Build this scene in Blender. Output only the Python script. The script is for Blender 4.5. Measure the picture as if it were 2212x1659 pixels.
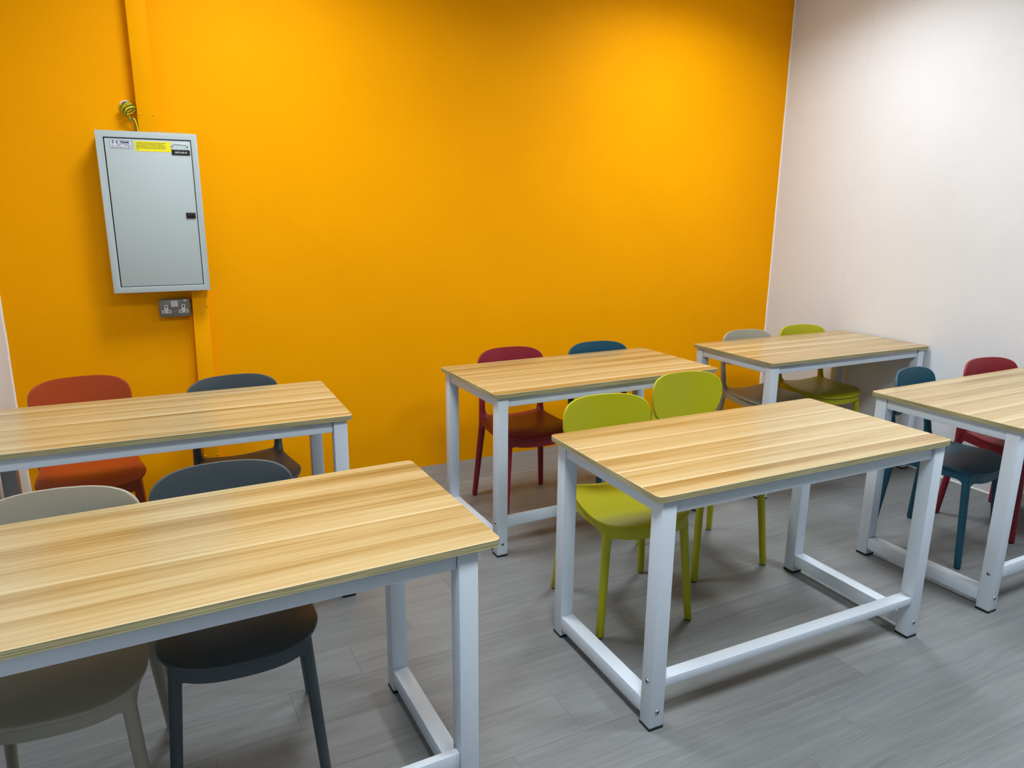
import bpy, bmesh, math, random
from mathutils import Vector, Matrix

random.seed(7)
scene = bpy.context.scene
for o in list(bpy.data.objects):
    bpy.data.objects.remove(o)
COL = scene.collection
R = math.radians

# ------------------------------------------------------------------ camera
FPX, W_IMG = 1554.353, 2212.0
cam_d = bpy.data.cameras.new('camera')
cam = bpy.data.objects.new('camera', cam_d)
COL.objects.link(cam)
cam_d.sensor_width = 36.0
cam_d.sensor_fit = 'HORIZONTAL'
cam_d.lens = FPX / W_IMG * 36.0
cam_d.shift_x = 12.228 / W_IMG
cam_d.shift_y = 5.411 / W_IMG
cam_d.clip_start = 0.02
cam.matrix_world = (Matrix.Translation((0, 0, 1.4975)) @ Matrix.Rotation(R(-26.4485), 4, 'Z')
                    @ Matrix.Rotation(R(76.2216), 4, 'X') @ Matrix.Rotation(R(0.3559), 4, 'Z'))
scene.camera = cam

# ------------------------------------------------------------------ world, lamps, exposure
scene.view_settings.view_transform = 'Standard'
scene.view_settings.look = 'None'
scene.view_settings.gamma = 1.0
scene.view_settings.use_curve_mapping = False
scene.view_settings.exposure = 0.0
world = bpy.data.worlds.new('world')
scene.world = world
world.use_nodes = True
world.node_tree.nodes['Background'].inputs[0].default_value = (0.8, 0.9, 1.0, 1)
world.node_tree.nodes['Background'].inputs[1].default_value = 0.02
CEIL = 3.0
PANELS = [(0.55, 2.85), (3.0, 2.85), (0.55, 0.45), (3.0, 0.45)]
PANEL_W = [26.0, 26.0, 36.0, 36.0]
for (px, py), pw in zip(PANELS, PANEL_W):
    ld = bpy.data.lights.new('panel_lamp', 'AREA')
    ld.shape = 'SQUARE'
    ld.size = 0.56
    ld.energy = pw
    ld.spread = math.radians(150)
    ld.color = (0.91, 0.965, 1.0)
    lo = bpy.data.objects.new('panel_lamp', ld)
    COL.objects.link(lo)
    lo.location = (px, py, CEIL - 0.03)

# ------------------------------------------------------------------ material helpers
def lin(c):
    c = c / 255.0
    return c / 12.92 if c <= 0.04045 else ((c + 0.055) / 1.055) ** 2.4

def rgb(r, g, b):
    return (lin(r), lin(g), lin(b), 1.0)

def new_mat(name, color=(0.8, 0.8, 0.8, 1), rough=0.5, metal=0.0, spec=0.5):
    m = bpy.data.materials.new(name)
    m.use_nodes = True
    b = m.node_tree.nodes['Principled BSDF']
    b.inputs['Base Color'].default_value = color
    b.inputs['Roughness'].default_value = rough
    b.inputs['Metallic'].default_value = metal
    b.inputs['Specular IOR Level'].default_value = spec
    return m

class NT:
    """tiny node-graph helper"""
    def __init__(self, m):
        self.nt = m.node_tree
        self.bsdf = self.nt.nodes['Principled BSDF']
    def add(self, kind, **kw):
        n = self.nt.nodes.new(kind)
        for k, v in kw.items():
            setattr(n, k, v)
        return n
    def link(self, a, b):
        self.nt.links.new(a, b)
    def val(self, sock, v):
        if hasattr(v, 'is_output') or isinstance(v, bpy.types.NodeSocket):
            self.link(v, sock)
        else:
            sock.default_value = v
    def math(self, op, a, b=0.0, clamp=False):
        n = self.add('ShaderNodeMath', operation=op, use_clamp=clamp)
        self.val(n.inputs[0], a)
        self.val(n.inputs[1], b)
        return n.outputs[0]
    def noise(self, vec, scale, detail=3.0, rough=0.5, dist=0.0):
        n = self.add('ShaderNodeTexNoise')
        self.link(vec, n.inputs['Vector'])
        n.inputs['Scale'].default_value = scale
        n.inputs['Detail'].default_value = detail
        n.inputs['Roughness'].default_value = rough
        n.inputs['Distortion'].default_value = dist
        return n.outputs['Fac']
    def combine(self, x, y, z):
        n = self.add('ShaderNodeCombineXYZ')
        for i, v in enumerate((x, y, z)):
            self.val(n.inputs[i], v)
        return n.outputs[0]
    def ramp(self, fac, stops):
        n = self.add('ShaderNodeValToRGB')
        self.link(fac, n.inputs[0])
        el = n.color_ramp.elements
        while len(el) > 1:
            el.remove(el[-1])
        el[0].position, el[0].color = stops[0]
        for p, c in stops[1:]:
            e = el.new(p)
            e.color = c
        return n.outputs[0]
    def mix(self, fac, a, b, blend='MIX'):
        n = self.add('ShaderNodeMix', data_type='RGBA', blend_type=blend)
        self.val(n.inputs['Factor'], fac)
        self.val(n.inputs['A'], a)
        self.val(n.inputs['B'], b)
        return n.outputs['Result']
    def bump(self, height, strength, dist=0.001):
        n = self.add('ShaderNodeBump')
        n.inputs['Strength'].default_value = strength
        n.inputs['Distance'].default_value = dist
        self.link(height, n.inputs['Height'])
        self.link(n.outputs[0], self.bsdf.inputs['Normal'])

def wall_mat(name, color, rough, spec=0.3):
    m = new_mat(name, color, rough, spec=spec)
    g = NT(m)
    tc = g.add('ShaderNodeTexCoord').outputs['Object']
    fine = g.noise(tc, 220, 3, 0.6)
    broad = g.noise(tc, 1.3, 3, 0.5)
    f = g.math('ADD', g.math('MULTIPLY', broad, 0.7), g.math('MULTIPLY', fine, 0.3))
    c2 = tuple(list(c * 0.93 for c in color[:3]) + [1])
    c1 = tuple(list(min(1, c * 1.04) for c in color[:3]) + [1])
    g.link(g.ramp(f, [(0.3, c2), (0.7, c1)]), g.bsdf.inputs['Base Color'])
    g.bump(fine, 0.25, 0.002)
    return m

def plastic_mat(name, color):
    m = new_mat(name, color, 0.42, spec=0.45)
    g = NT(m)
    tc = g.add('ShaderNodeTexCoord').outputs['Object']
    g.bump(g.noise(tc, 900, 2, 0.5), 0.12, 0.0006)
    return m

def wood_top_mat():
    """light laminate printed with narrow boards, grain along the local X axis"""
    m = new_mat('light_wood_laminate', rough=0.25, spec=0.7)
    g = NT(m)
    tc = g.add('ShaderNodeTexCoord').outputs['Object']
    rnd = g.add('ShaderNodeObjectInfo').outputs['Random']
    sep = g.add('ShaderNodeSeparateXYZ')
    g.link(tc, sep.inputs[0])
    x, y = sep.outputs[0], sep.outputs[1]
    off = g.math('MULTIPLY', rnd, 37.0)
    xo = g.math('ADD', x, off)
    wob = g.noise(g.combine(g.math('MULTIPLY', xo, 0.9), g.math('MULTIPLY', y, 2.0), off), 1.0, 2)
    yw = g.math('ADD', y, g.math('MULTIPLY', g.math('SUBTRACT', wob, 0.5), 0.035))
    # boards
    yb = g.math('DIVIDE', g.math('ADD', y, g.math('ADD', 5.0, g.math('MULTIPLY', rnd, 0.4))), 0.118)
    idx = g.math('FLOOR', yb)
    frac = g.math('FRACT', yb)
    wn = g.add('ShaderNodeTexWhiteNoise', noise_dimensions='2D')
    g.link(g.combine(idx, off, 0.0), wn.inputs['Vector'])
    tone = wn.outputs['Value']
    # grain
    per = g.math('MULTIPLY', tone, 9.0)
    big = g.noise(g.combine(g.math('MULTIPLY', xo, 0.7), g.math('ADD', g.math('MULTIPLY', yw, 17.0), per), off), 1.0, 4, 0.55, 0.4)
    mid = g.noise(g.combine(g.math('MULTIPLY', xo, 1.6), g.math('ADD', g.math('MULTIPLY', yw, 95.0), per), off), 1.0, 4, 0.6, 0.3)
    fib = g.noise(g.combine(g.math('MULTIPLY', xo, 14.0), g.math('MULTIPLY', y, 420.0), off), 1.0, 2, 0.6)
    f = g.math('ADD', g.math('MULTIPLY', big, 0.62), g.math('MULTIPLY', mid, 0.42))
    f = g.math('ADD', f, g.math('MULTIPLY', fib, 0.10))
    f = g.math('ADD', f, g.math('MULTIPLY', g.math('SUBTRACT', tone, 0.5), 0.14))
    f = g.math('SUBTRACT', f, g.math('MULTIPLY', g.math('SUBTRACT', frac, 0.5), 0.16))
    col = g.ramp(f, [(0.30, rgb(122, 93, 47)), (0.43, rgb(151, 124, 76)), (0.56, rgb(174, 151, 104)), (0.72, rgb(190, 172, 130))])
    # pale sapwood line at some board joints
    d = g.math('SUBTRACT', 1.0, g.math('DIVIDE', frac, g.math('ADD', 0.05, g.math('MULTIPLY', tone, 0.16))), True)
    d = g.math('MULTIPLY', d, g.math('GREATER_THAN', tone, 0.52))
    d = g.math('MULTIPLY', d, g.math('MULTIPLY', g.noise(g.combine(g.math('MULTIPLY', xo, 1.4), g.math('MULTIPLY', idx, 3.7), off), 1.0, 2), 1.25), True)
    col = g.mix(d, col, rgb(214, 201, 166))
    g.link(col, g.bsdf.inputs['Base Color'])
    g.link(g.ramp(fib, [(0.3, (0.19,) * 3 + (1,)), (0.7, (0.27,) * 3 + (1,))]), g.bsdf.inputs['Roughness'])
    g.bump(g.math('ADD', mid, fib), 0.05, 0.0006)
    return m

def ply_edge_mat():
    m = new_mat('plywood_edge', rough=0.6, spec=0.25)
    g = NT(m)
    tc = g.add('ShaderNodeTexCoord').outputs['Object']
    sep = g.add('ShaderNodeSeparateXYZ')
    g.link(tc, sep.inputs[0])
    z = sep.outputs[2]
    n = g.noise(g.combine(g.math('MULTIPLY', sep.outputs[0], 5.0), g.math('MULTIPLY', sep.outputs[1], 5.0), g.math('MULTIPLY', z, 260.0)), 1.0, 3, 0.6)
    s = g.math('SINE', g.math('MULTIPLY', z, 1150.0))
    f = g.math('ADD', g.math('MULTIPLY', n, 0.75), g.math('MULTIPLY', s, 0.07))
    g.link(g.ramp(f, [(0.2, rgb(124, 118, 86)), (0.4, rgb(164, 157, 118)), (0.62, rgb(192, 184, 142))]), g.bsdf.inputs['Base Color'])
    return m

def floor_mat():
    m = new_mat('grey_wood_plank', rough=0.45, spec=0.4)
    g = NT(m)
    tc = g.add('ShaderNodeTexCoord').outputs['Object']
    rnd = g.add('ShaderNodeObjectInfo').outputs['Random']
    sep = g.add('ShaderNodeSeparateXYZ')
    g.link(tc, sep.inputs[0])
    off = g.math('MULTIPLY', rnd, 61.0)
    x = g.math('ADD', sep.outputs[0], off)
    y = sep.outputs[1]
    warp = g.noise(g.combine(g.math('MULTIPLY', x, 2.2), g.math('MULTIPLY', y, 7.0), off), 1.0, 2)
    yw = g.math('ADD', y, g.math('MULTIPLY', g.math('SUBTRACT', warp, 0.5), 0.05))
    rings = g.noise(g.combine(g.math('MULTIPLY', x, 1.1), g.math('MULTIPLY', yw, 46.0), off), 1.0, 4, 0.6, 0.5)
    fine = g.noise(g.combine(g.math('MULTIPLY', x, 9.0), g.math('MULTIPLY', yw, 260.0), off), 1.0, 3, 0.6)
    cloud = g.noise(g.combine(g.math('MULTIPLY', x, 1.6), g.math('MULTIPLY', y, 6.0), off), 1.0, 3)
    f = g.math('ADD', g.math('MULTIPLY', rings, 0.38), g.math('MULTIPLY', fine, 0.32))
    f = g.math('ADD', f, g.math('MULTIPLY', cloud, 0.30))
    f = g.math('ADD', f, g.math('MULTIPLY', g.math('SUBTRACT', rnd, 0.5), 0.10))
    g.link(g.ramp(f, [(0.30, rgb(105, 109, 112)), (0.5, rgb(123, 127, 129)), (0.68, rgb(138, 142, 144))]), g.bsdf.inputs['Base Color'])
    g.bump(g.math('ADD', rings, fine), 0.12, 0.0008)
    return m

YELLOW = (0.92, 0.375, 0.0, 1)
M = dict(
    yellow=wall_mat('yellow_wall_paint', YELLOW, 0.6, 0.04),
    white=wall_mat('white_wall_paint', rgb(222, 228, 235), 0.6),
    darkwall=wall_mat('grey_wall_paint', rgb(84, 84, 86), 0.6),
    ceiling=new_mat('ceiling_white', rgb(236, 236, 234), 0.8),
    trunk=new_mat('yellow_painted_trunking', YELLOW, 0.5, spec=0.1),
    caulk=new_mat('white_caulk', rgb(244, 242, 238), 0.5),
    slab=new_mat('floor_underlay', rgb(70, 70, 68), 0.9),
    plank=floor_mat(),
    top=wood_top_mat(), edge=ply_edge_mat(),
    frame=new_mat('white_powder_coat', rgb(204, 216, 228), 0.35, spec=0.45),
    black=new_mat('black_rubber', rgb(14, 14, 14), 0.6),
    bolt=new_mat('zinc_bolt', rgb(170, 172, 170), 0.3, metal=1.0),
    boltdark=new_mat('bolt_socket', rgb(40, 40, 40), 0.5, metal=0.6),
    cab=new_mat('grey_enamel', rgb(176, 188, 192), 0.42),
    gap=new_mat('shadow_gap_black', rgb(8, 8, 8), 0.8),
    lock=new_mat('black_plastic', rgb(16, 16, 16), 0.45),
    stick=new_mat('silver_white_label', rgb(206, 210, 222), 0.4),
    navy=new_mat('navy_ink', rgb(34, 40, 84), 0.5),
    ylab=new_mat('yellow_label', rgb(238, 226, 20), 0.5),
    ink=new_mat('black_ink', rgb(30, 28, 10), 0.6),
    engr=new_mat('white_engraving', rgb(236, 236, 236), 0.5),
    clear=new_mat('clear_plastic_holder', rgb(192, 204, 208), 0.12),
    socket=new_mat('grey_metal_clad', rgb(112, 116, 108), 0.4, spec=0.5),
    swhite=new_mat('white_moulded_plastic', rgb(214, 212, 216), 0.4),
    chrome=new_mat('bright_screw', rgb(220, 220, 215), 0.2, metal=1.0),
    wire=new_mat('earth_wire_yellow', rgb(226, 196, 24), 0.4),
    wireg=new_mat('earth_wire_green', rgb(40, 110, 24), 0.4),
    glow=new_mat('light_diffuser', rgb(250, 250, 250), 0.6),
    alu=new_mat('white_light_frame', rgb(235, 235, 235), 0.5),
)
b = M['glow'].node_tree.nodes['Principled BSDF']
b.inputs['Emission Color'].default_value = (0.94, 0.975, 1.0, 1)
b.inputs['Emission Strength'].default_value = 6.0

CHAIR = dict(
    lime=plastic_mat('lime_plastic', rgb(170, 169, 8)),
    slate=plastic_mat('slate_plastic', rgb(64, 75, 82)),
    stone=plastic_mat('stone_plastic', rgb(156, 152, 137)),
    rust=plastic_mat('rust_plastic', rgb(168, 66, 20)),
    berry=plastic_mat('raspberry_plastic', rgb(134, 30, 44)),
    teal=plastic_mat('teal_plastic', rgb(14, 73, 94)),
)

# ------------------------------------------------------------------ mesh helpers
def props(o, label=None, cat=None, group=None, kind=None):
    for k, v in (('label', label), ('category', cat), ('group', group), ('kind', kind)):
        if v:
            o[k] = v
    return o

class MB:
    def __init__(self):
        self.v, self.f, self.mi = [], [], []
    def add(self, vs, fs, m=0):
        n = len(self.v)
        self.v += [tuple(p) for p in vs]
        self.f += [tuple(i + n for i in f) for f in fs]
        self.mi += [m] * len(fs)
    def box(self, lo, hi, m=0, ch=0.0):
        x0, y0, z0 = lo
        x1, y1, z1 = hi
        if ch <= 0:
            vs = [(x, y, z) for z in (z0, z1) for y in (y0, y1) for x in (x0, x1)]
            self.add(vs, [(0, 2, 3, 1), (4, 5, 7, 6), (0, 1, 5, 4), (2, 6, 7, 3), (0, 4, 6, 2), (1, 3, 7, 5)], m)
            return
        bm = bmesh.new()
        bmesh.ops.create_cube(bm, size=1.0)
        for v in bm.verts:
            v.co = Vector(((x0, x1)[v.co.x > 0], (y0, y1)[v.co.y > 0], (z0, z1)[v.co.z > 0]))
        bmesh.ops.bevel(bm, geom=list(bm.edges), offset=ch, segments=2, profile=0.5, affect='EDGES')
        bm.verts.index_update()
        self.add([v.co.copy() for v in bm.verts], [[v.index for v in f.verts] for f in bm.faces], m)
        bm.free()
    def loft(self, rings, m=0, caps=True, closed=True):
        n = len(rings[0])
        vs = [p for r in rings for p in r]
        fs = []
        for k in range(len(rings) - 1):
            for i in range(n if closed else n - 1):
                j = (i + 1) % n
                fs.append((k * n + i, k * n + j, (k + 1) * n + j, (k + 1) * n + i))
        if caps:
            fs.append(tuple(reversed(range(n))))
            fs.append(tuple(range((len(rings) - 1) * n, len(rings) * n)))
        self.add(vs, fs, m)
    def tube(self, path, radii, n=12, m=0, caps=True):
        path = [Vector(p) for p in path]
        if not hasattr(radii, '__len__'):
            radii = [radii] * len(path)
        up = None
        rings = []
        for i, p in enumerate(path):
            t = (path[min(i + 1, len(path) - 1)] - path[max(i - 1, 0)]).normalized()
            if up is None:
                up = t.orthogonal().normalized()
            up = (up - t * up.dot(t)).normalized()
            s = t.cross(up)
            rings.append([p + (up * math.cos(2 * math.pi * k / n) + s * math.sin(2 * math.pi * k / n)) * radii[i] for k in range(n)])
        self.loft(rings, m, caps)
    def build(self, name, mats, parent=None, smooth=False, angle=40):
        me = bpy.data.meshes.new(name)
        me.from_pydata(self.v, [], self.f)
        for mm in (mats if isinstance(mats, (list, tuple)) else [mats]):
            me.materials.append(mm)
        me.polygons.foreach_set('material_index', self.mi)
        bm = bmesh.new()
        bm.from_mesh(me)
        bmesh.ops.recalc_face_normals(bm, faces=bm.faces)
        if smooth:
            lim = R(angle)
            for f in bm.faces:
                f.smooth = True
            for e in bm.edges:
                if len(e.link_faces) == 2:
                    e.smooth = e.calc_face_angle(0) < lim
        bm.to_mesh(me)
        bm.free()
        me.update()
        o = bpy.data.objects.new(name, me)
        COL.objects.link(o)
        o.parent = parent
        return o

def empty(name, loc, rz=0.0):
    o = bpy.data.objects.new(name, None)
    o.empty_display_size = 0.1
    COL.objects.link(o)
    o.location = loc
    o.rotation_euler = (0, 0, rz)
    return o

def copy_tree(o, parent=None, mats=None):
    c = o.copy()
    COL.objects.link(c)
    c.parent = parent
    if parent is not None:
        c.matrix_parent_inverse = o.matrix_parent_inverse.copy()
    for ch in o.children:
        copy_tree(ch, c)
    return c

def catmull(pts, n=6, closed=False):
    out = []
    P = [Vector(p) for p in pts]
    N = len(P)
    rng = range(N) if closed else range(N - 1)
    for i in rng:
        p0 = P[(i - 1) % N] if closed or i > 0 else P[0] * 2 - P[1]
        p1, p2 = P[i % N], P[(i + 1) % N]
        p3 = P[(i + 2) % N] if closed or i + 2 < N else P[-1] * 2 - P[-2]
        for k in range(n):
            t = k / n
            out.append(0.5 * ((2 * p1) + (p2 - p0) * t + (2 * p0 - 5 * p1 + 4 * p2 - p3) * t * t + (3 * p1 - p0 - 3 * p2 + p3) * t ** 3))
    if not closed:
        out.append(P[-1])
    return out

def text_faces(mb, s, size, origin, ux, uz, m, align='LEFT', bold=0.0, sx=1.0):
    """flat lettering added to a mesh: origin is the baseline start, ux / uz the writing directions"""
    cu = bpy.data.curves.new('lettering', 'FONT')
    cu.body = s
    cu.size = size
    cu.align_x = align
    cu.resolution_u = 2
    cu.offset = bold
    to = bpy.data.objects.new('lettering', cu)
    COL.objects.link(to)
    dg = bpy.context.evaluated_depsgraph_get()
    me = to.evaluated_get(dg).to_mesh()
    ux, uz, og = Vector(ux), Vector(uz), Vector(origin)
    vs = [og + ux * (v.co.x * sx) + uz * v.co.y for v in me.vertices]
    fs = [list(p.vertices) for p in me.polygons]
    mb.add(vs, fs, m)
    to.evaluated_get(dg).to_mesh_clear()
    bpy.data.objects.remove(to)
    bpy.data.curves.remove(cu)

# ------------------------------------------------------------------ room shell
WY = 3.8702           # yellow wall plane
LX = -0.5989          # white wall on the left
RX = 4.0588           # right corner at the yellow wall
RA = R(-1.2929)       # right wall leans a little off square
BY = -3.0
def rwx(y):
    return RX + (WY - y) * math.sin(RA)

mb = MB(); mb.box((LX - 0.1, WY, -0.05), (RX + 0.2, WY + 0.1, CEIL))
props(mb.build('wall_back', M['yellow']), kind='structure', label='yellow orange painted wall')
mb = MB(); mb.box((LX - 0.1, BY - 0.1, -0.05), (LX, WY, CEIL))
props(mb.build('wall_left', M['white']), kind='structure', label='white painted wall beside the orange wall corner')
# right wall: two boards meeting in a hairline groove at y = 3.24
mb = MB()
def rp(y, d=0.0):
    return (rwx(y) + d, y)
plan = [rp(WY), rp(3.2412), rp(3.2404, 0.002), rp(3.2396), rp(BY), (rwx(BY) + 0.1, BY), (RX + 0.1, WY)]
n = len(plan)
vs = [(x, y, -0.05) for x, y in plan] + [(x, y, CEIL) for x, y in plan]
mb.add(vs, [tuple(range(n)), tuple(range(n, 2 * n))] + [(i, (i + 1) % n, n + (i + 1) % n, n + i) for i in range(n)])
props(mb.build('wall_right', M['white']), kind='structure', label='white painted wall with a hairline joint')
mb = MB(); mb.box((LX - 0.1, BY - 0.2, -0.05), (RX + 0.2, BY - 0.1 + 0.1, CEIL))
props(mb.build('wall_front', M['darkwall']), kind='structure')
mb = MB(); mb.box((LX - 0.1, BY - 0.2, CEIL), (RX + 0.2, WY + 0.1, CEIL + 0.1))
props(mb.build('ceiling', M['ceiling']), kind='structure')
# corner caulk: slightly wavering beads
def bead(name, pts, r):
    mb = MB()
    mb.tube(pts, r, 8)
    return props(mb.build(name, M['caulk'], smooth=True), kind='structure')
rnd = random.Random(3)
bead('trim_1', [(RX - 0.001 + rnd.uniform(-.0015, .0015), WY - 0.001, z * 0.1) for z in range(0, 31)], 0.006)
bead('trim_2', [(LX + 0.001 + rnd.uniform(-.0015, .0015), WY - 0.001, z * 0.1) for z in range(0, 31)], 0.006)
bead('trim_3', [(rwx(y) - 0.001, y, 0.003) for y in (BY, 0, 1, 2, 3, WY)], 0.006)

# floor of separate vinyl planks
mb = MB(); mb.box((LX - 0.1, BY - 0.2, -0.06), (RX + 0.2, WY + 0.1, -0.004))
floor = props(mb.build('floor', M['slab']), kind='structure', label='grey wood-look plank floor')
PW, PL, GAP = 0.1835, 1.22, 0.0004
def plank_mesh(x0, x1, y0, y1):
    mb = MB()
    c = 0.0003
    lo = [(x0, y0), (x1, y0), (x1, y1), (x0, y1)]
    hi = [(x0 + c, y0 + c), (x1 - c, y0 + c), (x1 - c, y1 - c), (x0 + c, y1 - c)]
    vs = [(x, y, -0.0042) for x, y in lo] + [(x, y, -c) for x, y in lo] + [(x, y, 0.0) for x, y in hi]
    fs = [(8, 9, 10, 11)] + [(i, (i + 1) % 4, 4 + (i + 1) % 4, 4 + i) for i in range(4)] + [(4 + i, 4 + (i + 1) % 4, 8 + (i + 1) % 4, 8 + i) for i in range(4)]
    mb.add(vs, fs)
    return mb
full = None
y_base = 1.715
k0 = math.floor((BY - y_base) / PW)
k1 = math.ceil((WY - y_base) / PW)
for k in range(k0, k1):
    ya, yb = y_base + k * PW, y_base + (k + 1) * PW
    yc = (ya + yb) / 2
    x = 0.04 + 0.235 * k
    x -= math.ceil((x - LX) / PL) * PL
    x = x if x <= LX else x - PL
    xr = rwx(yc) + 0.004
    while x < xr:
        x0, x1 = max(x, LX - 0.004) + GAP / 2, min(x + PL, xr) - GAP / 2
        y0, y1 = max(ya, BY) + GAP / 2, min(yb, WY + 0.004) - GAP / 2
        if x1 - x0 > 0.01 and y1 - y0 > 0.01:
            whole = abs((x1 - x0) - (PL - GAP)) < 1e-6 and abs((y1 - y0) - (PW - GAP)) < 1e-6
            cx, cy = (x0 + x1) / 2, (y0 + y1) / 2
            if whole and full is not None:
                o = full.copy(); COL.objects.link(o)
                o.parent = floor
            else:
                hx, hy = (x1 - x0) / 2, (y1 - y0) / 2
                o = plank_mesh(-hx, hx, -hy, hy).build('plank', M['plank'], floor)
                if whole:
                    full = o
            o.location = (cx, cy, 0)
        x += PL

# ceiling light panels (their lamps are set at the top)
for i, (px, py) in enumerate(PANELS):
    t = empty('ceiling_light', (px, py, CEIL))
    where = ['above the rear table by the cabinet', 'above the rear corner tables', 'above the front table on the cabinet side',
             'above the front tables by the white wall'][i]
    props(t, 'square white ceiling light panel ' + where, 'ceiling light', 'ceiling light panels')
    mb = MB()
    for (lo, hi) in (((-.3, -.3), (.3, -.28)), ((-.3, .28), (.3, .3)), ((-.3, -.28), (-.28, .28)), ((.28, -.28), (.3, .28))):
        mb.box((lo[0], lo[1], -0.02), (hi[0], hi[1], 0.0), ch=0.002)
    mb.build('light_frame', M['alu'], t)
    mb = MB(); mb.box((-.28, -.28, -0.012), (.28, .28, -0.004))
    mb.build('diffuser', M['glow'], t)

# ------------------------------------------------------------------ tables
TL, TW, TH, TT = 1.2217, 0.6135, 0.75, 0.018
OX, OY, LS, HF = 0.0184, 0.016, 0.05, 0.008
def rounded_rect(hx, hy, r, n=6):
    out = []
    for cx, cy, a0 in ((hx - r, hy - r, 0), (-hx + r, hy - r, 90), (-hx + r, -hy + r, 180), (hx - r, -hy + r, 270)):
        for i in range(n + 1):
            a = R(a0 + 90 * i / n)
            out.append((cx + r * math.cos(a), cy + r * math.sin(a)))
    return out

def make_table(flat_stretcher=False):
    root = empty('classroom_table', (0, 0, 0))
    hx, hy = TL / 2, TW / 2
    # tabletop: laminate faces and a plywood edge
    o1 = rounded_rect(hx, hy, 0.018)
    o2 = rounded_rect(hx - 0.0008, hy - 0.0008, 0.0172)
    n = len(o1)
    mb = MB()
    vs = [(x, y, TH - TT) for x, y in o1] + [(x, y, TH - 0.0008) for x, y in o1] + [(x, y, TH) for x, y in o2]
    mb.add(vs, [tuple(range(2 * n, 3 * n))], 0)
    mb.add(vs, [tuple(reversed(range(n)))] + [(i, (i + 1) % n, n + (i + 1) % n, n + i) for i in range(n)], 1)
    mb.add(vs, [(n + i, n + (i + 1) % n, 2 * n + (i + 1) % n, 2 * n + i) for i in range(n)], 2)
    bm_top = mb.build('tabletop', [M['top'], M['edge'], M['caulk_edge']], root, smooth=True, angle=30)
    # legs
    for sx in (-1, 1):
        for sy in (-1, 1):
            cx, cy = sx * (hx - OX - LS / 2), sy * (hy - OY - LS / 2)
            h = LS / 2
            mb = MB(); mb.box((cx - h, cy - h, HF), (cx + h, cy + h, TH - TT - 0.0005), ch=0.003)
            leg = mb.build('leg', M['frame'], root, smooth=True)
            mb = MB(); mb.box((cx - h - 0.001, cy - h - 0.001, 0.0), (cx + h + 0.001, cy + h + 0.001, HF + 0.001), ch=0.002)
            mb.build('foot_pad', M['black'], leg)
            # bolts: end face into the stretcher (front legs), long face into the foot rail
            def bolt(p, d):
                mb = MB()
                p, d = Vector(p), Vector(d)
                a = d.orthogonal().normalized(); c = d.cross(a)
                def ring(r, hh):
                    return [p + d * hh + (a * math.cos(2 * math.pi * i / 14) + c * math.sin(2 * math.pi * i / 14)) * r for i in range(14)]
                mb.loft([ring(0.0078, -0.001), ring(0.0076, 0.0012), ring(0.006, 0.003), ring(0.0035, 0.0038)], 0)
                mb.loft([ring(0.003, 0.0036), ring(0.003, 0.0040)], 1)
                mb.build('bolt', [M['bolt'], M['boltdark']], leg, smooth=True, angle=50)
            if sy < 0:
                bolt((cx + sx * h, cy - 0.002, 0.158), (sx, 0, 0))
            bolt((cx, cy + sy * h, 0.06), (0, sy, 0))
    # aprons under the top (set back a little from the leg faces, hairline gap at their ends)
    ix, iy = hx - OX - LS, hy - OY - LS
    az0, az1 = TH - TT - 0.047, TH - TT - 0.0005
    for sy in (-1, 1):
        y1 = sy * (hy - OY - 0.008)
        y0 = y1 - sy * 0.022
        mb = MB(); mb.box((-ix + 0.0012, min(y0, y1), az0), (ix - 0.0025, max(y0, y1), az1), ch=0.002)
        mb.build('apron', M['frame'], root, smooth=True)
    for sx in (-1, 1):
        x1 = sx * (hx - OX - 0.004)
        x0 = x1 - sx * 0.022
        mb = MB(); mb.box((min(x0, x1), -iy + 0.0008, az0), (max(x0, x1), iy - 0.002, az1), ch=0.002)
        mb.build('apron', M['frame'], root, smooth=True)
        cx = sx * (hx - OX - LS / 2)
        mb = MB(); mb.box((cx - 0.0242, -iy + 0.0002, 0.036), (cx + 0.0242, iy - 0.0002, 0.086), ch=0.0025)
        mb.build('foot_rail', M['frame'], root, smooth=True)
    yf = -(hy - OY)
    mb = MB()
    if flat_stretcher:
        mb.box((-ix + 0.0003, yf + 0.004, 0.135), (ix - 0.0003, yf + 0.047, 0.163), ch=0.002)
        mb.box((-ix + 0.0002, yf + 0.0035, 0.1345), (-ix + 0.013, yf + 0.0475, 0.1635), ch=0.001)
    else:
        mb.box((-ix + 0.0003, yf + 0.006, 0.135), (ix - 0.0003, yf + 0.028, 0.182), ch=0.002)
    mb.build('stretcher', M['frame'], root, smooth=True)
    return root

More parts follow.
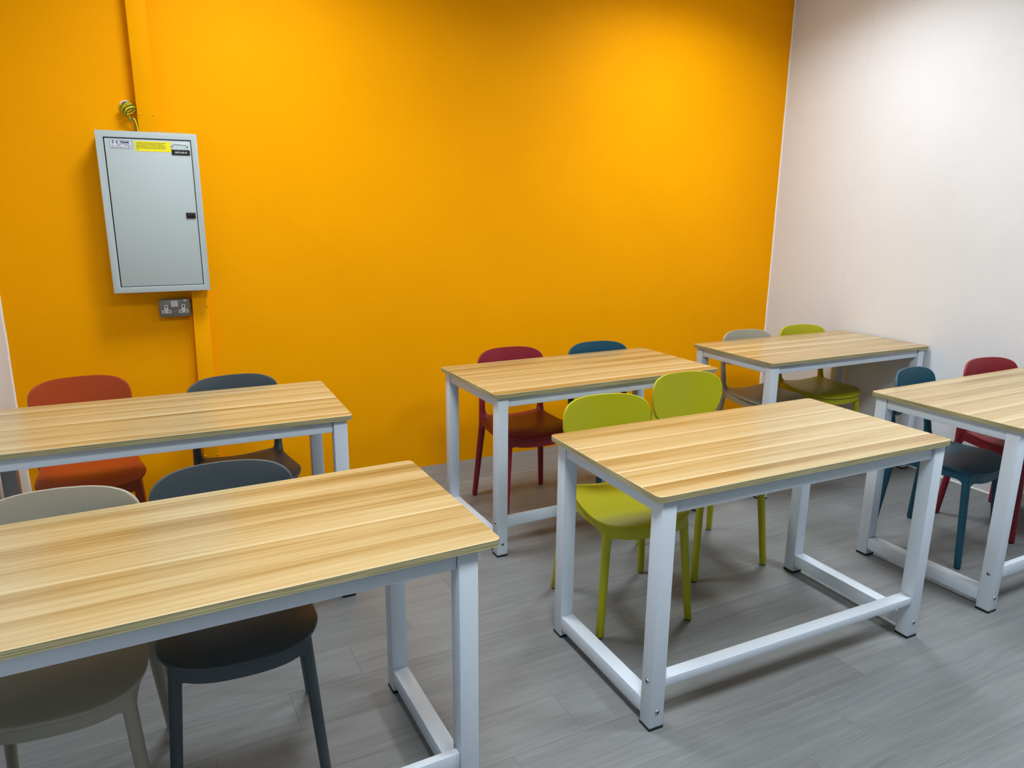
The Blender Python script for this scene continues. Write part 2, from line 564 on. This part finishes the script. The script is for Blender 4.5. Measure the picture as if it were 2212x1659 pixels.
M['caulk_edge'] = new_mat('pale_laminate_edge', rgb(214, 198, 156), 0.4)
TABLES = [
    ('A', 0.0329, 1.6882, 1.115, 'large front table with pale wood top nearest the viewer, over the stone and slate chairs'),
    ('B', 0.0355, 2.8914, -1.455, 'wood-topped white table below the grey cabinet, with rust and slate chairs behind it'),
    ('C', 1.8576, 2.9253, 0.665, 'wood-topped white table standing by the orange wall with raspberry and teal chairs behind it'),
    ('D', 1.7936, 1.7230, -0.996, 'wood-topped white table with the two lime chairs and a flat lower stretcher'),
    ('E', 3.4119, 2.8946, -0.689, 'wood-topped white table in the far corner touching the white wall'),
    ('F', 3.3591, 1.6920, 0.560, 'wood-topped white table cut by the right picture edge, over a teal and a raspberry chair'),
]
proto = make_table(False)
proto_flat = make_table(True)
first = True
for key, x, y, a, label in TABLES:
    if key == 'D':
        t = proto_flat
    elif first:
        t, first = proto, False
    else:
        t = copy_tree(proto)
    t.location = (x, y, 0)
    t.rotation_euler = (0, 0, R(a))
    props(t, label, 'table', 'wood-topped classroom tables')
    if key == 'B':      # a touch longer than the others, reaching the white wall
        t.scale = (1.018, 1, 1)
        t.location.x -= 0.0108
    for ch in t.children:       # two of the tops sit slid a little along their frames
        if ch.name.startswith('tabletop'):
            ch.location = {'A': (0.034, -0.002, 0), 'D': (-0.004, 0.004, 0)}.get(key, (0, 0, 0))

# ------------------------------------------------------------------ chairs
HALF = [(0.0, -0.218), (0.060, -0.216), (0.112, -0.207), (0.152, -0.190), (0.180, -0.163), (0.195, -0.125), (0.197, -0.085),
        (0.192, -0.020), (0.184, 0.050), (0.176, 0.110), (0.168, 0.145), (0.152, 0.161), (0.076, 0.166), (0.0, 0.167)]
OUT = catmull([(x, y, 0) for x, y in HALF] + [(-x, y, 0) for x, y in reversed(HALF[1:-1])], 4, closed=True)
OUT = [(p.x, p.y) for p in OUT]
HALF_A = [(0.0, -0.2080), (0.060, -0.2055), (0.108, -0.1970), (0.140, -0.1840), (0.158, -0.1765), (0.1675, -0.1680), (0.1725, -0.1550), (0.1760, -0.118),
          (0.1790, -0.050), (0.1800, 0.050), (0.1815, 0.110), (0.1810, 0.148), (0.1720, 0.163), (0.150, 0.163), (0.075, 0.160), (0.0, 0.158)]
def seat_z(x, y):
    z = 0.444 + 0.014 * max(0.0, (y + 0.02) / 0.2) ** 1.5 * min(1.2, (abs(x) / 0.15) ** 2)   # lifts into the rear corners
    z -= 0.026 * max(0.0, (-y - 0.09) / 0.13) ** 2                  # waterfall front
    z -= 0.008 * math.exp(-((x / 0.11) ** 2 + ((y - 0.02) / 0.12) ** 2))
    return z
def make_chair(mat):
    root = empty('plastic_chair', (0, 0, 0))
    n = len(OUT)
    # seat: a dished panel with a soft lip
    mb = MB()
    rings = []
    rings.append([(x * 0.972, y * 0.972, seat_z(x, y) - 0.011) for x, y in OUT])
    rings.append([(x * 0.992, y * 0.992, seat_z(x, y) - 0.0095) for x, y in OUT])
    rings.append([(x, y, seat_z(x, y) - 0.005) for x, y in OUT])
    rings.append([(x * 0.996, y * 0.996, seat_z(x, y) - 0.001) for x, y in OUT])
    for s in (0.985, 0.95, 0.88, 0.78, 0.65, 0.5, 0.34, 0.17):
        rings.append([(x * s, y * s, seat_z(x * s, y * s)) for x, y in OUT])
    mb.loft(rings, 0)
    mb.build('seat', mat, root, smooth=True, angle=60)
    # leg axes: foot -> top
    fl = {}
    for sx in (-1, 1):
        fl[(sx, -1)] = (Vector((sx * 0.185, -0.190, 0.004)), Vector((sx * 0.1545, -0.1580, 0.420)))
        fl[(sx, 1)] = (Vector((sx * 0.200, 0.190, 0.004)), Vector((sx * 0.168, 0.150, 0.43)))
    # seat frame: band under the seat that swells into the legs
    fine = catmull([(x, y, 0) for x, y in HALF_A] + [(-x, y, 0) for x, y in reversed(HALF_A[1:-1])], 12, closed=True)
    m = len(fine)
    perf = [0.0]
    for i in range(m):
        perf.append(perf[-1] + (fine[(i + 1) % m] - fine[i]).length)
    total = perf[-1]
    def near(px, py):
        return min(range(m), key=lambda i: (fine[i].x - px) ** 2 + (fine[i].y - py) ** 2)
    marks = [(perf[near(sx * 0.1675, -0.1680)], 0.0135) for sx in (-1, 1)] + [(perf[near(sx * 0.180, 0.152)], 0.016) for sx in (-1, 1)]
    outer_t, outer_b, inner_t, inner_b = [], [], [], []
    for i in range(m):
        x, y = fine[i].x, fine[i].y
        dmin = 9.0
        for c0, hw in marks:
            d = abs(perf[i] - c0)
            d = min(d, total - d) - hw
            dmin = min(dmin, d)
        r = 0.029
        if dmin <= 0:
            drop = r
        elif dmin < r:
            drop = r - math.sqrt(max(0.0, r * r - (r - dmin) ** 2))
        else:
            drop = 0.0
        hgt = 0.040 - 0.008 * max(0.0, y / 0.2)
        zt = seat_z(x, y) - 0.0080
        zb = zt - 0.0025 - hgt - drop * 0.95
        outer_t.append((x, y, zt))
        outer_b.append((x, y, zb))
        k = 1 - 0.009 / math.hypot(x, y)
        kk = k
        inner_t.append((x * kk, y * kk, zt))
        inner_b.append((x * kk, y * kk, zb + 0.001))
    mb = MB()
    mb.loft([inner_t, outer_t, outer_b, inner_b, inner_t], 0, caps=False)
    mb.build('seat_frame', mat, root, smooth=True, angle=50)
    for (sx, sy), (f, t) in fl.items():
        rf, rt = (0.0138, 0.0168) if sy < 0 else (0.0138, 0.0185)
        steps = 8
        path = [f + Vector((0, 0, 0.0)), f + (t - f) * 0.008]
        rad = [rf * 0.82, rf]
        for i in range(1, steps + 1):
            path.append(f + (t - f) * (i / steps))
            rad.append(rf + (rt - rf) * (i / steps))
        mb = MB(); mb.tube(path, rad, 16)
        leg = mb.build('leg', mat, root, smooth=True, angle=50)
        mb = MB(); mb.tube([f + Vector((0, 0, -0.004)), f + Vector((0, 0, 0.001))], [rf * 0.78, rf * 0.80], 14)
        mb.build('glide', M['black'], leg, smooth=True)
    # back posts: flow out of the seat corner with a saddle, then rise to the shell
    for sx in (-1, 1):
        ctr = catmull([(sx * 0.170, 0.153, 0.415), (sx * 0.170, 0.154, 0.46), (sx * 0.168, 0.161, 0.52), (sx * 0.162, 0.180, 0.60), (sx * 0.148, 0.1965, 0.68)], 6)
        mb = MB()
        rings = []
        inward = Vector((-sx * 0.62, -0.78, 0)).normalized()
        side = Vector((-inward.y, inward.x, 0))
        for p in ctr:
            h = p.z
            base = 0.0178 - 0.0055 * min(1.0, max(0.0, (h - 0.43) / 0.25))
            ext = 0.0
            if h > 0.44:
                d = h - 0.448
                r = 0.042
                ext = 0.040 if d <= 0 else ((r - math.sqrt(max(0, r * r - (r - d) ** 2))) * 0.95 if d < r else 0.0)
            else:
                ext = 0.034
            a = base + ext / 2
            c = Vector(p) + inward * (ext / 2)
            bb = base * (1.0 + 0.9 * ext / 0.04 * 0.5)
            rings.append([c + inward * (a * math.cos(2 * math.pi * k / 18)) + side * (bb * math.sin(2 * math.pi * k / 18)) for k in range(18)])
        mb.loft(rings, 0)
        mb.build('back_post', mat, root, smooth=True, angle=60)
    # backrest shell: rounded panel wrapped round the sitter
    hw, zt, zb = 0.191, 0.795, 0.585
    zc, hh = (zt + zb) / 2, (zt - zb) / 2
    N = 72
    def outline(s):
        pts = []
        for i in range(N):
            t = 2 * math.pi * i / N
            c, sn = math.cos(t), math.sin(t)
            e = 2 / 4.0
            x = math.copysign(abs(c) ** e, c)
            z = math.copysign(abs(sn) ** e, sn)
            w = hw * (1 - 0.13 * max(0.0, -z))
            xx = w * x * s
            zz = zc + hh * z * s
            zz -= 0.006 * (xx / hw) ** 2 if z > 0 else 0
            pts.append((xx, zz))
        return pts
    def surf(x, z, d):
        y = 0.207 - 1.30 * x * x + 0.10 * (z - zc)
        nx, ny = 2.6 * x, 1.0
        l = math.hypot(nx, ny)
        return (x + nx / l * d, y + ny / l * d, z)
    front, back = -0.0045, 0.0045
    mb = MB()
    rings = []
    for s in (0.15, 0.4, 0.62, 0.8, 0.92, 0.975, 0.992):
        rings.append([surf(x, z, front) for x, z in outline(s)])
    rings.append([surf(x, z, front * 0.5) for x, z in outline(1.0)])
    rings.append([surf(x, z, back * 0.5) for x, z in outline(1.0)])
    for s in (0.992, 0.975, 0.92, 0.8, 0.62, 0.4, 0.15):
        rings.append([surf(x, z, back) for x, z in outline(s)])
    mb.loft(rings, 0)
    mb.build('backrest', mat, root, smooth=True, angle=60)
    return root

def recolour(o, mat):
    """give a copied chair its own colour: shared shapes, material set per object"""
    for ch in o.children:
        if ch.type == 'MESH':
            ch.material_slots[0].link = 'OBJECT'
            ch.material_slots[0].material = mat

CHAIRS = [
    ('stone', -0.2770, 1.8530, -5.5, 'stone grey plastic chair beside the slate one, tucked under the front table'),
    ('slate', 0.1270, 1.8880, -2.5, 'slate plastic chair under the front table, its dark seat front showing'),
    ('rust', -0.2870, 3.2900, 5.0, 'rust orange plastic chair below the wall cabinet beside the white wall'),
    ('slate', 0.2980, 3.0520, 4.0, 'slate plastic chair in front of the orange trunking, right of the rust one'),
    ('berry', 1.6641, 3.1375, -2.2, 'raspberry plastic chair against the orange wall, left of a teal one'),
    ('teal', 2.1755, 3.0900, -3.2, 'teal plastic chair against the orange wall, only its blue back top showing'),
    ('lime', 1.5400, 2.0797, -6.7, 'lime plastic chair whose whole seat shows under the table, left of its twin'),
    ('lime', 2.1080, 2.2658, -2.5, 'lime plastic chair pulled furthest back, its whole backrest showing above the table'),
    ('stone', 3.2345, 3.0560, -3.4, 'pale grey plastic chair in the far corner at the edge of the orange wall'),
    ('lime', 3.7000, 3.0580, -5.0, 'lime plastic chair in the far corner against the white wall'),
    ('teal', 3.1680, 1.8930, 10.0, 'dark teal plastic chair turned towards the white wall under the right-hand table'),
    ('berry', 3.6960, 1.8890, -5.8, 'raspberry plastic chair against the white wall at the right picture edge'),
]
chair0 = make_chair(CHAIR['lime'])
for i, (c, x, y, a, label) in enumerate(CHAIRS):
    ch = chair0 if i == 0 else copy_tree(chair0)
    ch.location = (x, y, 0)
    ch.rotation_euler = (0, 0, R(a))
    props(ch, label, 'chair', 'moulded plastic chairs at the tables')
    recolour(ch, CHAIR[c])

# ------------------------------------------------------------------ trunking, cabinet, socket, wire
def trunk(name, x0, x1, z0, z1, depth, tilt, screws, label):
    root = empty(name, ((x0 + x1) / 2, WY, z1))
    root.rotation_euler = (0, tilt, 0)
    w = (x1 - x0) / 2
    mb = MB()
    mb.box((-w + 0.002, -depth + 0.006, z0 - z1), (w - 0.002, 0.0, 0.0))
    mb.build('trunking_base', M['yellow'], root)
    mb = MB()
    mb.box((-w, -depth, z0 - z1), (w, -depth + 0.0065, 0.0), ch=0.0018)
    mb.build('trunking_lid', M['yellow'], root, smooth=True)
    for (sx, sz) in screws:
        mb = MB()
        p = Vector((sx - (x0 + x1) / 2, -depth, sz - z1))
        ring = lambda r, d: [p + Vector((r * math.cos(2 * math.pi * k / 12), -d, r * math.sin(2 * math.pi * k / 12))) for k in range(12)]
        mb.loft([ring(0.006, -0.001), ring(0.0058, 0.001), ring(0.004, 0.0024)], 0)
        mb.box((p.x - 0.0032, p.y - 0.0028, p.z - 0.0006), (p.x + 0.0032, p.y - 0.0022, p.z + 0.0006), 1)
        mb.build('screw', [M['trunk'], M['gap']], root, smooth=True)
    props(root, label, 'trunking', 'orange painted cable trunking')
    return root
CZT = 1.8255
trunk('cable_trunking', 0.035, 0.114, CZT + 0.0005, CEIL, 0.055, 0.0, [(0.046, 1.906), (0.103, 1.906)], 'orange painted cable trunking running from above down to the cabinet')
trunk('cable_trunking', 0.188, 0.262, 0.0, 1.1155, 0.050, R(1.15), [(0.196, 0.262), (0.253, 0.262), (0.253, 1.03)],
      'orange painted cable trunking running from the cabinet down to the floor')

CX0, CX1, CZ0, CZ1, CD = -0.1405, 0.2690, 1.1160, 1.8255, 0.13
cab = props(empty('distribution_cabinet', ((CX0 + CX1) / 2, WY, CZ0)), 'grey metal electrical cabinet with labels mounted on the orange wall', 'cabinet')
cw, chh = (CX1 - CX0) / 2, CZ1 - CZ0
LRIM, RRIM, TRIM, BRIM = 0.030, 0.026, 0.028, 0.027
mb = MB()
yb = -CD
# rear box, then four rim members standing proud of the door
mb.box((-cw + 0.004, yb + 0.020, 0.004), (cw - 0.004, -0.0005, chh - 0.004), 0, ch=0.002)
e_ = 0.0022
rect = lambda x0, x1, z0, z1, y: [(x0, y, z0), (x1, y, z0), (x1, y, z1), (x0, y, z1)]
ix0, ix1, iz0, iz1 = -cw + LRIM, cw - RRIM, BRIM, chh - TRIM
mb.loft([rect(-cw, cw, 0, chh, yb + 0.030), rect(-cw, cw, 0, chh, yb + e_), rect(-cw + e_ * .3, cw - e_ * .3, e_ * .3, chh - e_ * .3, yb + e_ * .3),
         rect(-cw + e_, cw - e_, e_, chh - e_, yb), rect(ix0 - e_ * .6, ix1 + e_ * .6, iz0 - e_ * .6, iz1 + e_ * .6, yb),
         rect(ix0, ix1, iz0, iz1, yb + e_ * .6), rect(ix0, ix1, iz0, iz1, yb + 0.030)], 0, caps=False)
mb.box((-cw + LRIM - 0.002, yb + 0.017, BRIM - 0.002), (cw - RRIM + 0.002, yb + 0.021, chh - TRIM + 0.002), 1)
mb.build('cabinet_body', [M['cab'], M['gap']], cab, smooth=True)
dx0, dx1, dz0, dz1 = -cw + LRIM + 0.0042, cw - RRIM - 0.0030, BRIM + 0.0030, chh - TRIM - 0.0040
dy = yb + 0.003
mb = MB(); mb.box((dx0, dy, dz0), (dx1, dy + 0.012, dz1), 0, ch=0.0015)
door = mb.build('door', M['cab'], cab, smooth=True)
# lock
lx0, lz0 = dx1 - 0.046, dz0 + 0.305
mb = MB()
mb.box((lx0, dy - 0.005, lz0), (lx0 + 0.040, dy + 0.001, lz0 + 0.026), 0, ch=0.0015)
mb.box((lx0 + 0.006, dy - 0.0062, lz0 + 0.005), (lx0 + 0.034, dy - 0.0045, lz0 + 0.021), 0, ch=0.001)
mb.build('latch', M['lock'], door, smooth=True)
E1 = (1, 0, 0); E3 = (0, 0, 1)
# maker's sticker: bordered, emblem of two slanted blades, lettering
sx0, sz1 = dx0 + 0.019, dz1 - 0.006
sw, sh = 0.090, 0.037
mb = MB()
mb.box((sx0, dy - 0.0006, sz1 - sh), (sx0 + sw, dy + 0.0005, sz1), 0)
yt = dy - 0.0009
t_ = 0.0011
for (a, b_, c, d) in ((0.0012, sw - 0.0012, 0.0012, 0.0012 + t_), (0.0012, sw - 0.0012, sh - 0.0012 - t_, sh - 0.0012)):
    mb.add([(sx0 + a, yt, sz1 - d), (sx0 + b_, yt, sz1 - d), (sx0 + b_, yt, sz1 - c), (sx0 + a, yt, sz1 - c)], [(0, 1, 2, 3)], 1)
for a in (0.0012, sw - 0.0012 - t_):
    mb.add([(sx0 + a, yt, sz1 - sh + 0.0012), (sx0 + a + t_, yt, sz1 - sh + 0.0012), (sx0 + a + t_, yt, sz1 - 0.0012), (sx0 + a, yt, sz1 - 0.0012)], [(0, 1, 2, 3)], 1)
ex, ez = sx0 + 0.0135, sz1 - 0.0095
up_ = [(-0.0055, -0.001), (0.0005, 0.0065), (0.0045, 0.0075), (-0.0008, 0.0005), (0.002, 0.0005), (0.001, -0.001)]
lo_ = [(-x, -z - 0.001) for x, z in up_]
for poly in (up_, lo_):
    mb.add([(ex + x, yt, ez + z) for x, z in poly], [tuple(range(len(poly)))], 1)
text_faces(mb, 'S', 0.0115, (sx0 + 0.0255, yt, sz1 - 0.0135), E1, E3, 1, bold=0.0007, sx=1.2)
mb.add([(sx0 + 0.0365 + x, yt, sz1 - 0.0095 + z) for x, z in ((-.0011, -.0011), (.0011, -.0011), (.0011, .0011), (-.0011, .0011))], [(0, 1, 2, 3)], 1)
text_faces(mb, 'TEAM', 0.0115, (sx0 + 0.0405, yt, sz1 - 0.0135), E1, E3, 1, bold=0.0007, sx=1.22)
for (row, segs) in ((0.0180, ((0.026, 0.078),)), (0.0245, ((0.006, 0.016), (0.027, 0.042), (0.060, 0.072), (0.074, 0.086))),
                    (0.0310, ((0.006, 0.018), (0.020, 0.030), (0.032, 0.053), (0.058, 0.064)))):
    for a, b_ in segs:                                   # rows of print too small to read
        x_ = a
        while x_ < b_ - 0.0008:
            w_ = rnd.uniform(0.0008, 0.0018)
            mb.add([(sx0 + x_, yt, sz1 - row - 0.0012), (sx0 + x_ + w_, yt, sz1 - row - 0.0012), (sx0 + x_ + w_, yt, sz1 - row + 0.0010), (sx0 + x_, yt, sz1 - row + 0.0010)], [(0, 1, 2, 3)], 1)
            x_ += w_ + 0.0005
cxm, czm = sx0 + 0.0745, sz1 - 0.0305
mb.add([(cxm + 0.0032 * math.cos(2 * math.pi * k / 14), yt, czm + 0.0032 * math.sin(2 * math.pi * k / 14)) for k in range(14)] +
       [(cxm + 0.0022 * math.cos(2 * math.pi * k / 14), yt, czm + 0.0022 * math.sin(2 * math.pi * k / 14)) for k in range(14)],
       [(k, (k + 1) % 14, 14 + (k + 1) % 14, 14 + k) for k in range(14)], 1)
mb.build('maker_sticker', [M['stick'], M['navy']], door)['label'] = 'pale sticker with navy lettering and emblem'
# yellow notice
nx0, nz1, nw, nh = dx0 + 0.118, dz1 - 0.0075, 0.149, 0.043
mb = MB()
mb.box((nx0, dy - 0.0006, nz1 - nh), (nx0 + nw, dy + 0.0005, nz1), 0)
lines = ['The installation, or part of it, is protected by a device which automatically',
         'switches off the supply if an earth fault develops. Test quarterly by',
         "pressing the button marked 'T' or 'Test'. The device should switch off the",
         'supply and should then be switched on to restore the supply. If the device',
         'does not switch off the supply when the button is pressed, seek expert',
         'advice.']
for i, s in enumerate(lines):
    text_faces(mb, s, 0.0052, (nx0 + 0.0045, yt, nz1 - 0.0078 - i * 0.0058), E1, E3, 1, bold=0.0001, sx=142 / 171 * 0.93)
mb.build('warning_label', [M['ylab'], M['ink']], door)['label'] = 'yellow notice with six lines of small print'
# name plate holder and unit plate
hx0, hz1, hw_, hh_ = dx1 - 0.0830, dz1 - 0.0120, 0.0740, 0.0270
mb = MB()
ol = rounded_rect(hw_ / 2, hh_ / 2, 0.009, 4)
il = rounded_rect(hw_ / 2 - 0.010, hh_ / 2 - 0.004, 0.002, 4)
cx_, cz_ = hx0 + hw_ / 2, hz1 - hh_ / 2
nn = len(ol)
rg = lambda pts, d: [(cx_ + x, dy - d, cz_ + z) for x, z in pts]
mb.loft([rg(ol, 0), rg(ol, 0.003), rg(il, 0.0035), rg(il, 0.001)], 0, caps=False)
mb.add(rg(il, 0.001), [tuple(range(nn))], 0)
for s in (-1, 1):
    p = Vector((cx_ + s * (hw_ / 2 - 0.0055), dy - 0.003, cz_))
    mb.loft([[p + Vector((0.003 * math.cos(2 * math.pi * k / 10), -d, 0.003 * math.sin(2 * math.pi * k / 10))) for k in range(10)] for d in (0, 0.0015)], 1)
mb.build('card_holder', [M['clear'], M['chrome']], door, smooth=True)['label'] = 'clear plastic name card holder'
px0, pz1, pw_, ph_ = dx1 - 0.0810, dz1 - 0.0400, 0.0760, 0.0215
mb = MB()
mb.box((px0, dy - 0.003, pz1 - ph_), (px0 + pw_, dy + 0.0005, pz1), 0, ch=0.0005)
text_faces(mb, 'UNIT # 03-10', 0.0100, (px0 + pw_ / 2, dy - 0.0033, pz1 - ph_ / 2 - 0.0034), E1, E3, 1, 'CENTER', bold=0.0002, sx=0.86)
mb.build('unit_plate', [M['lock'], M['engr']], door)['label'] = 'black engraved plate with white unit number'
# row of small studs along the top edge
for i in range(8):
    sxp = -cw + 0.2345 + i * 0.0187
    mb = MB()
    p = Vector((sxp, yb + 0.055, chh - 0.004))
    mb.loft([[p + Vector((r * math.cos(2 * math.pi * k / 8), r * math.sin(2 * math.pi * k / 8), h)) for k in range(8)]
             for r, h in ((0.003, 0), (0.003, 0.010), (0.0022, 0.016))], 0)
    mb.build('stud', M['chrome'], cab, smooth=True)

# double socket outlet in a metal-clad box
SX0, SX1, SZ0, SZ1, SD = 0.0388, 0.1765, 0.9845, 1.0690, 0.042
so = props(empty('double_socket', ((SX0 + SX1) / 2, WY, (SZ0 + SZ1) / 2)), 'grey metal-clad double power socket with white switches under the cabinet', 'socket')
w2, h2 = (SX1 - SX0) / 2, (SZ1 - SZ0) / 2
mb = MB()
rr = rounded_rect(w2, h2, 0.010, 5)
rr2 = rounded_rect(w2 - 0.002, h2 - 0.002, 0.009, 5)
mb.loft([[(x, -0.001, z) for x, z in rr2], [(x, -SD + 0.006, z) for x, z in rr2]], 0)
mb.build('back_box', M['socket'], so, smooth=True)
mb = MB()
mb.loft([[(x, -SD + 0.006, z) for x, z in rr], [(x, -SD + 0.0015, z) for x, z in rr], [(x, -SD, z) for x, z in rr2]], 0)
mb.build('face_plate', M['socket'], so, smooth=True, angle=60)
for cx_ in (-0.038, 0.0375):
    mb = MB()
    tz = 0.0045
    prof = [(-0.0205, -0.024), (0.0205, -0.024), (0.0205, -0.0085), (0.0085, -0.0085), (0.0085, 0.016), (-0.0085, 0.016), (-0.0085, -0.0085), (-0.0205, -0.0085)]
    n = len(prof)
    prof = [(cx_ + x, z) for x, z in prof]
    vs = [(x, -SD + 0.001, z) for x, z in prof] + [(x, -SD - 0.0018, z) for x, z in prof]
    mb.add(vs, [tuple(range(n)), tuple(range(n, 2 * n))] + [(i, (i + 1) % n, n + (i + 1) % n, n + i) for i in range(n)], 0)
    for (hx_, hz_, hw2, hh2) in ((0, 0.0075, 0.0026, 0.0046), (-0.0115, -0.0165, 0.0038, 0.0026), (0.0115, -0.0165, 0.0038, 0.0026)):
        mb.box((cx_ + hx_ - hw2, -SD - 0.0022, hz_ - hh2), (cx_ + hx_ + hw2, -SD - 0.0010, hz_ + hh2), 1)
    mb.build('outlet', [M['swhite'], M['gap']], so)
mb = MB(); mb.box((-0.0155, -SD - 0.0012, 0.0055), (0.0155, -SD + 0.001, 0.0350), 0, ch=0.0008)
swp = mb.build('switch_surround', M['swhite'], so)
for s in (-1, 1):
    mb = MB()
    x0_, x1_ = (-0.0140, -0.0008) if s < 0 else (0.0008, 0.0140)
    vs = [(x0_, -SD - 0.001, 0.0085), (x1_, -SD - 0.001, 0.0085), (x1_, -SD - 0.001, 0.0335), (x0_, -SD - 0.001, 0.0335),
          (x0_, -SD - 0.0045, 0.0095), (x1_, -SD - 0.0045, 0.0095), (x1_, -SD - 0.0020, 0.0330), (x0_, -SD - 0.0020, 0.0330)]
    mb.add(vs, [(4, 5, 6, 7), (0, 1, 5, 4), (1, 2, 6, 5), (2, 3, 7, 6), (3, 0, 4, 7)], 0)
    mb.build('rocker_switch', M['swhite'], swp)
for s in (-1, 1):
    mb = MB()
    p = Vector((s * (w2 - 0.0095), -SD, 0.001))
    mb.loft([[p + Vector((0.0028 * math.cos(2 * math.pi * k / 10), -d, 0.0028 * math.sin(2 * math.pi * k / 10))) for k in range(10)] for d in (0, 0.0016)], 0)
    mb.build('screw', M['chrome'], so, smooth=True)
mb = MB(); mb.box((w2 - 0.028, -SD - 0.0005, h2 - 0.011), (w2 - 0.015, -SD + 0.0005, h2 - 0.002), 0)
mb.build('sticker', M['swhite'], so)
mb = MB()
for i in range(6):
    mb.box((-0.010 + i * 0.0036, -SD - 0.0004, -0.0185), (-0.0078 + i * 0.0036, -SD + 0.0005, -0.0145), 0)
mb.build('embossed_mark', M['boltdark2'] if 'boltdark2' in M else new_mat('pale_emboss', rgb(140, 143, 136), 0.4), so)

# coiled earth wire out of a white grommet above the cabinet
wr = props(empty('earth_wire', (0.0, WY, 1.93)), 'coiled yellow and green earth wire hanging above the cabinet', 'wire')
mb = MB()
gp = Vector((-0.007, 0.0, 0.012))
for (r0, r1, d0, d1) in ((0.030, 0.021, 0.0, 0.012),):
    ringo = lambda r, d: [gp + Vector((r * math.cos(2 * math.pi * k / 24), -d, r * math.sin(2 * math.pi * k / 24))) for k in range(24)]
    mb.loft([ringo(0.027, 0.0), ringo(0.026, 0.010), ringo(0.024, 0.012), ringo(0.020, 0.011), ringo(0.019, 0.0)], 0, caps=False)
mb.build('grommet', M['swhite'], wr, smooth=True)
mb = MB()
ax = Vector((0.42, -0.50, -0.76)).normalized()
ua = Vector((1, 0, 0)); ua = (ua - ax * ua.dot(ax)).normalized(); ub = ax.cross(ua)
path = [Vector((-0.006, 0.0, -0.004)), Vector((-0.012, -0.014, -0.006))]
c0 = Vector((-0.008, -0.024, 0.016))
turns, per_turn = 3.3, 24
for i in range(int(turns * per_turn)):
    a = 2 * math.pi * i / per_turn + 2.6
    rr_ = 0.0250 + 0.002 * math.sin(i * 0.31)
    path.append(c0 + ax * (0.0140 * i / per_turn) + ua * (rr_ * math.cos(a)) + ub * (rr_ * math.sin(a)))
end = path[-1]
tail = catmull([end, end + Vector((0.006, -0.003, -0.016)), Vector((0.020, -0.045, -0.045)), Vector((0.028, -0.046, -0.075)), Vector((0.030, -0.050, -0.101))], 6)
path += tail[1:]
# yellow insulation with a green stripe along it
n_ = 10
P = [Vector(p) for p in path]
upv = None
rings = []
for i, p in enumerate(P):
    t = (P[min(i + 1, len(P) - 1)] - P[max(i - 1, 0)]).normalized()
    if upv is None:
        upv = t.orthogonal().normalized()
    upv = (upv - t * upv.dot(t)).normalized()
    s = t.cross(upv)
    rings.append([p + (upv * math.cos(2 * math.pi * k / n_) + s * math.sin(2 * math.pi * k / n_)) * 0.0046 for k in range(n_)])
for k in range(n_):
    vs = [r[k] for r in rings] + [r[(k + 1) % n_] for r in rings]
    L_ = len(rings)
    mb.add(vs, [(i, i + 1, L_ + i + 1, L_ + i) for i in range(L_ - 1)], 1 if k in (0, 1) else 0)
mb.build('wire', [M['wire'], M['wireg']], wr, smooth=True, angle=80)
